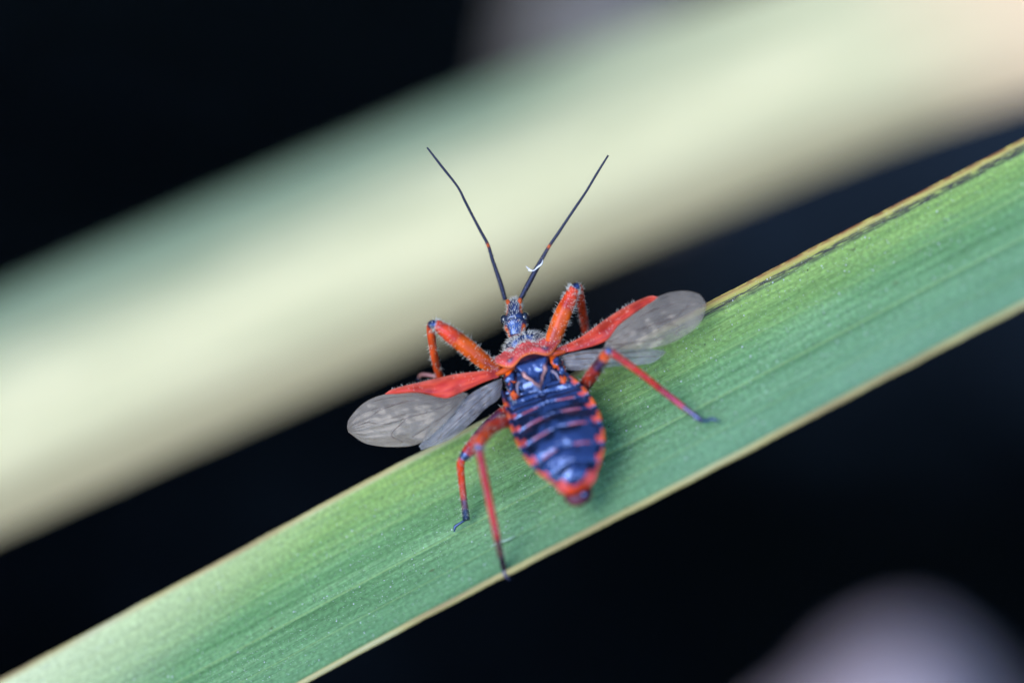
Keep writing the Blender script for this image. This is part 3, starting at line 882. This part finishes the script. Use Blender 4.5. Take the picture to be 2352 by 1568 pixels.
# --- head, turned a little to its right-hand side
YAW = R(14)
HF = FWD * math.cos(YAW) + RGT * math.sin(YAW); HR_ = RGT * math.cos(YAW) - FWD * math.sin(YAW)
HC = B(-0.085, 2.69, -0.52)
def HD(x, y, z): return HC + HR_ * x + HF * y + UPV * z
prof = [(-0.95, 0.34, -0.10), (-0.70, 0.40, -0.02), (-0.45, 0.52, 0.06), (-0.2, 0.55, 0.10), (0.1, 0.50, 0.12), (0.4, 0.40, 0.12), (0.75, 0.37, 0.11), (1.05, 0.34, 0.06), (1.3, 0.26, -0.02), (1.5, 0.15, -0.10), (1.58, 0.03, -0.16)]
prof = catmull(prof, 60)
rows = []
for (y, r, zc) in prof:
    row = []
    r *= 1.16
    for j in range(36):
        a = 2 * math.pi * j / 36
        x = r * math.cos(a); z = zc + r * 0.82 * math.sin(a) + 0.02 * nz(x * 9, y * 9, 1)
        z -= 0.07 * math.exp(-((y + 0.10) / 0.06) ** 2) * max(0, math.sin(a))      # groove behind the eyes
        side = smooth(0.62, 0.92, abs(math.cos(a))) * smooth(-0.5, 0.0, math.sin(a) + 0.35)
        col = mix3((0.010, 0.014, 0.040), (0.60, 0.10, 0.008), side * max(smooth(0.15, 0.3, y) * smooth(1.45, 1.3, y), smooth(-0.35, -0.5, y) * 0.9))
        row.append((HD(x, y, z), col, 0.3))
        if math.sin(a) > -0.25 and hr.random() < (0.40 if math.sin(a) > 0.5 else 0.26) and not (abs(math.cos(a)) > 0.6 and -0.3 < y < 0.45):
            a += hr.uniform(-.09, .09); hairs.hair(HD(r * .96 * math.cos(a), y + hr.uniform(-.05, .05), zc + r * .8 * math.sin(a)), HR_ * math.cos(a) + UPV * max(.2, math.sin(a)) + HF * hr.uniform(0.1, .9), hr.uniform(.08, .22), 0.009)
    rows.append(row)
idx = body.grid(rows, closed=True, flip=True); body.cap(idx[0]); body.cap(idx[-1], True)
body.tube([(*HD(0, 1.45, -0.15), 0.15), (*HD(0, 1.6, -0.5), 0.13), (*HD(0, 1.1, -0.85), 0.11), (*HD(0, 0.2, -0.85), 0.07), (*HD(0, -0.5, -0.75), 0.03)], DKRED, 0.25, n=10, seg=20)
for sx in (-1, 1):        # antennal tubercles, ocelli
    body.tube([(*HD(sx * 0.26, 0.98, 0.16), 0.15), (*HD(sx * 0.32, 1.16, 0.2), 0.14), (*HD(sx * 0.36, 1.30, 0.22), 0.10)], (0.60, 0.10, 0.012), 0.3, n=10, seg=8)
    body.blob(HD(sx * 0.22, -0.30, 0.50), 0.09, 0.09, 0.08, (0.30, 0.10, 0.06), 0.15, 10, 6)
for k in range(60):
    hairs.hair(HD(hr.uniform(-.2, .2), hr.uniform(1.1, 1.45), hr.uniform(0, .25)), HF + UPV * hr.uniform(0, .9) + HR_ * hr.gauss(0, .5), hr.uniform(.1, .2), 0.009, (0.6, 0.5, 0.36))

# --- legs
def leg_col(bands):
    def f(t, a):
        c = bands[0][1]
        for t0, cc in bands:
            c = mix3(c, cc, smooth(t0 - 0.012, t0 + 0.012, t + 0.02 * nz(3 * math.cos(a), 3 * math.sin(a), t0)))
        k = nz(t * 9, 1.4 * math.cos(a), 1.4 * math.sin(a) + t0)
        return mix3(c, tuple(0.45 * x for x in c), clamp(0.15 + 1.1 * k))
    return f
KNEE = (0.010, 0.013, 0.036); BROWN = (0.10, 0.022, 0.012); TIB = (0.44, 0.028, 0.008)
def leg(femur, tibia, tarsus, fcol, tcol, nh=0, th=0, tarcol=BLACK, kf=1.12, kt=1.12):
    femur = [(*p[:3], p[3] * kf) for p in femur]; tibia = [(*p[:3], p[3] * kt) for p in tibia]
    body.tube(femur, leg_col(fcol), 0.30, n=16, seg=40)
    body.tube(tibia, leg_col(tcol), 0.30, n=12, seg=36)
    body.tube(tarsus, tarcol, 0.3, n=8, seg=14)
    e = Vector(tarsus[-1][:3]); d = (e - Vector(tarsus[-2][:3])).normalized()
    x = d.orthogonal().normalized()
    for sx in (-1, 1):
        body.tube([(*e, 0.035), (*(e + d * 0.10 + x * sx * 0.06), 0.025), (*(e + d * 0.15 + x * sx * 0.11 - Vector((0, 0, 0.06))), 0.008)], KNEE, 0.25, n=6, seg=6)
    for pts, n, L in ((femur, nh, 0.26), (tibia, th, 0.20)):
        P = catmull([tuple(p) for p in pts], 60)
        for k in range(n):
            i = hr.randrange(2, 58)
            p = Vector(P[i][:3]); t = (Vector(P[i + 1][:3]) - Vector(P[i - 1][:3])).normalized()
            o = t.orthogonal().normalized(); a = hr.uniform(0, 2 * math.pi)
            rd = (o * math.cos(a) + t.cross(o) * math.sin(a))
            hairs.hair(p + rd * P[i][3] * 0.95, rd + t * hr.uniform(0.0, 0.5), (0.45 + 1.0 * hr.random() ** 1.6) * L, 0.010)
def pt(px, py, w, r): return (*PX(px, py, w), r)
F0 = [(0, DKRED), (0.04, ORANGE), (0.5, RED), (0.90, KNEE)]
# left foreleg
leg([pt(1150, 850, -0.8, .30), pt(1118, 834, -0.6, .36), pt(1070, 795, -0.4, .40), pt(1030, 765, -0.3, .36), pt(1006, 748, -0.3, .27), pt(997, 744, -0.3, .22)],
    [pt(1001, 745, -0.3, .20), pt(990, 750, -0.6, .20), pt(993, 790, -1.6, .18), pt(1000, 830, -2.8, .17), pt(1011, 868, -3.8, .16)],
    [pt(1010, 868, -3.8, .10), pt(990, 862, -4.0, .09), pt(968, 860, -4.2, .08), pt(962, 868, -4.4, .05)],
    F0, [(0, KNEE), (0.2, (0.64, 0.07, 0.012)), (0.9, RED)], nh=420, th=120, tarcol=(0.35, 0.15, 0.12), kf=1.2, kt=1.25)
# right foreleg
leg([pt(1262, 800, -0.9, .30), pt(1272, 776, -0.8, .38), pt(1290, 728, -0.8, .39), pt(1307, 690, -0.8, .34), pt(1317, 668, -0.8, .27), pt(1323, 658, -0.8, .20)],
    [pt(1321, 660, -0.8, .20), pt(1329, 664, -1.2, .21), pt(1335, 700, -2.4, .19), pt(1341, 735, -3.6, .17), pt(1347, 775, -4.8, .15)],
    [pt(1347, 772, -4.8, .10), pt(1360, 778, -5.0, .08), pt(1372, 774, -5.1, .05)],
    F0, [(0, KNEE), (0.14, RED), (0.9, RED)], nh=420, th=120, tarcol=(0.35, 0.15, 0.12), kf=1.2, kt=1.25)
# left middle leg
tip = (1044, 1216)
leg([pt(1185, 935, -1.6, .30), pt(1158, 948, -0.9, .34), pt(1118, 985, -0.1, .36), pt(1088, 1022, 0.4, .35), pt(1073, 1040, 0.6, .30), pt(1064, 1052, 0.6, .22)],
    [pt(1066, 1048, 0.6, .21), pt(1058, 1064, 0.5, .20), pt(1060, 1100, 0.2, .18), pt(1066, 1150, -0.1, .17), pt(1071, 1192, leaf_w(1071, 1196) + .35, .19)],
    [pt(1070, 1192, leaf_w(1070, 1196) + .32, .09), pt(1058, 1200, leaf_w(1058, 1202) + .25, .07), pt(1046, 1208, leaf_w(1046, 1210) + .18, .09), pt(*tip, leaf_w(*tip) + .16, .07)],
    [(0, DKRED), (0.1, (0.40, 0.03, 0.01)), (0.25, (0.10, 0.012, 0.03)), (0.52, (0.42, 0.03, 0.010)), (0.84, KNEE)],
    [(0, KNEE), (0.10, RED), (0.55, (0.40, 0.045, 0.015)), (0.72, BROWN), (0.85, BLACK)], nh=160, th=120)
# left hind leg
tip = (1166, 1327)
leg([pt(1195, 975, 0.2, .26), pt(1165, 968, 0.9, .32), pt(1135, 978, 1.8, .33), pt(1110, 1002, 2.6, .31), pt(1101, 1020, 3.0, .27), pt(1100, 1034, 3.1, .22)],
    [pt(1100, 1028, 3.1, .22), pt(1103, 1045, 3.1, .20), pt(1120, 1130, 3.2, .18), pt(1140, 1225, 3.3, .17), pt(1157, 1305, leaf_w(1157, 1308) + .45, .15)],
    [pt(1156, 1300, leaf_w(1157, 1303) + .45, .09), pt(1160, 1320, leaf_w(1160, 1320) + .3, .08), pt(*tip, leaf_w(1162, 1322) + .2, .07)],
    [(0, DKRED), (0.12, (0.40, 0.03, 0.01)), (0.45, (0.46, 0.05, 0.006)), (0.86, KNEE)],
    [(0, KNEE), (0.09, TIB), (0.6, (0.42, 0.03, 0.02)), (0.78, BROWN), (0.9, (0.05, 0.025, 0.03))], nh=120, th=110, tarcol=(0.10, 0.06, 0.06))
# right middle leg
tip = (1648, 966)
leg([pt(1315, 920, -1.2, .28), pt(1345, 882, -0.2, .33), pt(1368, 850, 0.8, .33), pt(1388, 822, 1.6, .29), pt(1397, 808, 1.9, .24), pt(1404, 802, 1.9, .18)],
    [pt(1398, 806, 1.9, .20), pt(1412, 814, 1.9, .18), pt(1470, 856, 1.8, .17), pt(1545, 915, 1.6, .16), pt(1612, 966, leaf_w(1612, 966) + .45, .14)],
    [pt(1610, 964, leaf_w(1610, 966) + .40, .09), pt(1622, 966, leaf_w(1622, 966) + .3, .08), pt(1636, 961, leaf_w(1636, 961) + .22, .08), pt(*tip, leaf_w(*tip) + .16, .06)],
    [(0, DKRED), (0.25, (0.30, 0.025, 0.008)), (0.45, (0.06, 0.010, 0.012)), (0.60, (0.52, 0.06, 0.004)), (0.80, KNEE)],
    [(0, KNEE), (0.06, TIB), (0.65, (0.36, 0.025, 0.03)), (0.84, BROWN), (0.93, (0.05, 0.025, 0.03))], nh=120, th=110)
# right hind leg, folded below the abdomen
leg([pt(1320, 940, 0.0, .26), pt(1338, 960, -0.3, .28), pt(1350, 985, -0.3, .28), pt(1352, 1010, -0.1, .22)],
    [pt(1352, 1006, -0.1, .18), pt(1340, 1030, -0.2, .16), pt(1325, 1055, leaf_w(1325, 1055) + .3, .14)],
    [pt(1325, 1053, leaf_w(1325, 1055) + .3, .08), pt(1315, 1062, leaf_w(1315, 1062) + .2, .07), pt(1308, 1066, leaf_w(1308, 1066) + .15, .06)],
    [(0, DKRED), (0.1, RED), (0.85, KNEE)], [(0, KNEE), (0.1, TIB), (0.8, BROWN)])

ob = body.build('body', M_CHITIN, bug)
ob['label'] = 'glossy black and red body with red legs'

# --- eyes
for sx in (-1, 1):
    e = MB()
    e.blob(HD(sx * 0.57, 0.10, 0.12), 0.25, 0.30, 0.31, (0, 0, 0), 0.1, 24, 16, HR_, HF, UPV)
    e.build('eye', M_EYE, bug)

# --- antennae
def antenna(pts, joints):
    m = MB()
    P = [(*PX(px, py, w), r) for px, py, w, r in pts]
    n = len(P) - 1
    def col(t, a):
        c = (0.020, 0.014, 0.016)
        for j in joints: c = mix3(c, (0.50, 0.09, 0.015), math.exp(-((t - j) / 0.012) ** 2))
        return c
    m.tube(P, col, 0.5, n=8, seg=110)
    o = m.build('antenna', M_CHITIN, bug)
    Q = catmull(P, 110)
    for k in range(60):
        i = hr.randrange(1, 46)
        p = Vector(Q[i][:3]); t = (Vector(Q[i + 1][:3]) - p).normalized()
        oo = t.orthogonal().normalized(); a = hr.uniform(0, 6.28)
        rd = oo * math.cos(a) + t.cross(oo) * math.sin(a)
        hairs.hair(p + rd * Q[i][3] * .9, rd + t * .4, hr.uniform(.10, .22), 0.008, (0.35, 0.30, 0.28))
    return o
antenna([(1160, 688, -2.6, .12), (1151, 655, -2.5, .13), (1142, 628, -2.4, .115), (1131, 596, -2.3, .10), (1121, 563, -2.2, .09), (1104, 531, -2.1, .085), (1087, 499, -2.0, .075), (1069, 464, -1.9, .075), (1051, 429, -1.8, .065), (1015, 383, -1.8, .07), (981, 339, -1.8, .05)], (0.40,))
antenna([(1192, 692, -2.6, .12), (1210, 658, -2.5, .15), (1229, 623, -2.3, .14), (1246, 592, -2.2, .11), (1261, 566, -2.1, .09), (1281, 537, -2.0, .085), (1301, 507, -1.9, .075), (1324, 473, -1.8, .075), (1347, 439, -1.8, .065), (1372, 397, -1.8, .065), (1397, 357, -1.8, .05)], (0.40,))

# --- wings
def sheet(name, mat, lead, trail, n, m, bulge, parent, col=(.5, .5, .5), gl=0.4, thick=0.02, ripple=0.05, freq=2.0, colf=None, pleat=0.0, pn=44):
    A = catmull(lead, n); Bq = catmull(trail, n)
    mb = MB(); top = []; bot = []; pts = []
    for i in range(n):
        r1, r2, rp = [], [], []
        for j in range(m):
            t = j / (m - 1)
            p = Vector(A[i]).lerp(Vector(Bq[i]), t)
            q = PX(p.x, p.y, p.z)
            q.z += bulge * math.sin(t * math.pi) * math.sin(i / (n - 1) * math.pi) + ripple * nz(q.x * freq, q.y * freq, 3.3) * math.sin(math.pi * (0.08 + 0.92 * i / (n - 1)))
            q.z += pleat * math.sin(t * pn + 4 * nz(q.x * .5, q.y * .5, 1)) * math.sin(t * math.pi) * (0.4 + 0.6 * i / (n - 1))
            c = colf(i / (n - 1), t) if colf else col
            r1.append((q + Vector((0, 0, thick / 2)), c, gl)); r2.append((q - Vector((0, 0, thick / 2)), c, gl)); rp.append(q)
        top.append(r1 + r2[::-1]); pts.append(rp)
    mb.grid(top, closed=True)
    o = mb.build(name, mat, parent)
    return o, pts
def vein(parent, pts, path, r=0.035):
    n, m = len(pts) - 1, len(pts[0]) - 1
    Q = []
    for k, (a, t) in enumerate(path):
        x, y = clamp(a) * n, clamp(t) * m
        i, j = min(int(x), n - 1), min(int(y), m - 1)
        q = pts[i][j].lerp(pts[i + 1][j], x - i).lerp(pts[i][j + 1].lerp(pts[i + 1][j + 1], x - i), y - j)
        Q.append((*q, r * (1 - 0.5 * k / len(path))))
    mb = MB(); mb.tube(Q, (0.1, 0.07, 0.06), 0.4, n=6, seg=30)
    return mb.build('vein', M_VEIN, parent, origin=bug.location)
def corium_col(s, t):
    c = mix3((0.56, 0.062, 0.026), (0.40, 0.028, 0.016), clamp(0.5 + 1.1 * nz(s * 9, t * 7)))
    c = mix3(c, (0.60, 0.15, 0.10), 0.6 * smooth(0.25, 0.0, t))
    return mix3(c, DKRED, 0.5 * smooth(0.12, 0.0, s))
# left forewing: red leathery base, smoky film beyond it
co, pts = sheet('forewing', M_CHITIN,
    [(1146, 846, -0.3), (1100, 852, -0.3), (1040, 860, -0.4), (970, 876, -0.6), (905, 892, -0.8), (884, 904, -0.9)],
    [(1146, 866, -0.2), (1110, 878, -0.1), (1062, 900, 0.0), (1022, 914, 0.0), (960, 902, -0.4), (886, 906, -0.9)], 60, 14, 0.25, bug, gl=0.40, thick=0.06, colf=corium_col, pleat=0.02, pn=20)
o, mp = sheet('membrane', M_MEMB,
    [(1062, 899, 0.0), (1022, 913, 0.0), (960, 900, -0.4), (884, 905, -0.9), (836, 925, -1.0), (803, 960, -1.1), (797, 982, -1.1)],
    [(1075, 905, 0.1), (1040, 950, 0.2), (1000, 992, 0.1), (958, 1020, -0.1), (900, 1026, -0.6), (840, 1018, -0.9), (800, 992, -1.1)], 90, 80, 0.35, None, ripple=0.10, pleat=0.016)
o.parent = co; o.location = (0, 0, 0)
def fix_origin(o):      # mesh was built in world coordinates: shift to the insect's origin
    for v in o.data.vertices: v.co -= bug.location
fix_origin(o)
FVEINS = ([(.02, .3), (.2, .22), (.4, .2), (.6, .25), (.72, .38)], [(.05, .5), (.25, .48), (.45, .5), (.62, .52), (.72, .38), (.86, .35)],
          [(.45, .5), (.55, .62), (.62, .75), (.58, .9)], [(.02, .8), (.2, .78), (.35, .8), (.5, .85)])
FVEINS = FVEINS + tuple([(.15 + .1 * k, .1 + .11 * k), (.35 + .08 * k, .08 + .12 * k), (.6 + .05 * k, .06 + .125 * k), (.85, .06 + .12 * k)] for k in range(4))
for k, vp in enumerate(FVEINS): vein(co, mp, vp, 0.035 if k < 4 else 0.014)
for k in range(70):
    i = hr.randrange(1, 50); hairs.hair(pts[i][0 if hr.random() < .6 else hr.randrange(14)], Vector((hr.uniform(-.6, .2), hr.uniform(.3, 1), hr.uniform(.1, .8))), hr.uniform(.08, .2), 0.008)
# right forewing
co, pts = sheet('forewing', M_CHITIN,
    [(1278, 800, -0.3), (1330, 776, -0.4), (1388, 735, -0.4), (1440, 702, -0.3), (1490, 680, -0.2), (1512, 682, -0.1)],
    [(1278, 812, -0.2), (1330, 803, 0.0), (1392, 782, 0.2), (1420, 748, 0.2), (1465, 714, 0.1), (1512, 685, -0.1)], 60, 14, 0.25, bug, gl=0.40, thick=0.06, colf=corium_col, pleat=0.02, pn=20)
o, mp = sheet('membrane', M_MEMB,
    [(1392, 781, 0.2), (1420, 747, 0.2), (1465, 713, 0.1), (1508, 682, -0.1), (1560, 668, 0.0), (1603, 674, 0.2), (1622, 696, 0.4)],
    [(1388, 797, 0.3), (1430, 802, 0.5), (1480, 802, 0.7), (1530, 792, 0.8), (1575, 770, 0.7), (1608, 742, 0.6), (1623, 706, 0.45)], 90, 80, 0.3, None, ripple=0.08, pleat=0.016)
o.parent = co; o.location = (0, 0, 0); fix_origin(o)
for k, vp in enumerate(FVEINS): vein(co, mp, vp, 0.035 if k < 4 else 0.014)
for k in range(120):
    i = hr.randrange(1, 40); hairs.hair(pts[i][0 if hr.random() < .6 else hr.randrange(14)], Vector((hr.uniform(-.5, .1), hr.uniform(.3, 1), hr.uniform(.1, .8))), hr.uniform(.10, .24), 0.009)
# hindwings
HVEINS = ([(.02, .2), (.3, .18), (.6, .2), (.9, .25)], [(.02, .45), (.3, .45), (.6, .5), (.85, .6)], [(.04, .7), (.3, .72), (.55, .8)])
hw, mp = sheet('hindwing', M_HIND,
    [(1153, 868, -0.4), (1120, 882, -0.3), (1080, 905, -0.2), (1035, 945, -0.2), (990, 990, -0.3), (962, 1024, -0.5)],
    [(1154, 885, -0.4), (1146, 915, -0.3), (1115, 938, -0.2), (1085, 968, -0.3), (1035, 1008, -0.5), (968, 1033, -0.6)], 80, 60, 0.2, bug, ripple=0.14, freq=2.6, pleat=0.02)
for vp in HVEINS: vein(hw, mp, vp, 0.03)
hw, mp = sheet('hindwing', M_HIND,
    [(1283, 818, -0.5), (1330, 806, -0.4), (1390, 800, -0.3), (1450, 802, -0.1), (1500, 801, 0.1), (1526, 805, 0.2)],
    [(1284, 836, -0.5), (1310, 850, -0.4), (1370, 846, -0.2), (1430, 840, 0.0), (1495, 834, 0.2), (1530, 810, 0.25)], 80, 60, 0.2, bug, ripple=0.12, freq=2.6, pleat=0.02)
for vp in HVEINS: vein(hw, mp, vp, 0.03)

hb = hairs.build('bristles', M_HAIR, bug); hb['kind'] = 'stuff'

# --- white fibre caught on the antenna
mb = MB()
mb.tube([(*PX(1208, 611, -2.1), .02), (*PX(1214, 617, -2.1), .07), (*PX(1224, 622, -2.1), .05), (*PX(1236, 613, -2.05), .10), (*PX(1244, 606, -2.0), .09), (*PX(1247, 596, -2.0), .02)], (.75, .73, .76), 0.5, n=8, seg=30, flat=0.5)
mb.tube([(*PX(1222, 622, -2.1), .05), (*PX(1218, 621, -2.1), .06), (*PX(1213, 621, -2.05), .015)], (.75, .73, .76), 0.5, n=6, seg=10)
fo = mb.build('plant_fibre', M_FIBRE, origin=W(PX(1230, 618, -2.1)))
fo['label'] = 'tiny white fibre snagged on one antenna of the insect'; fo['category'] = 'fibre'
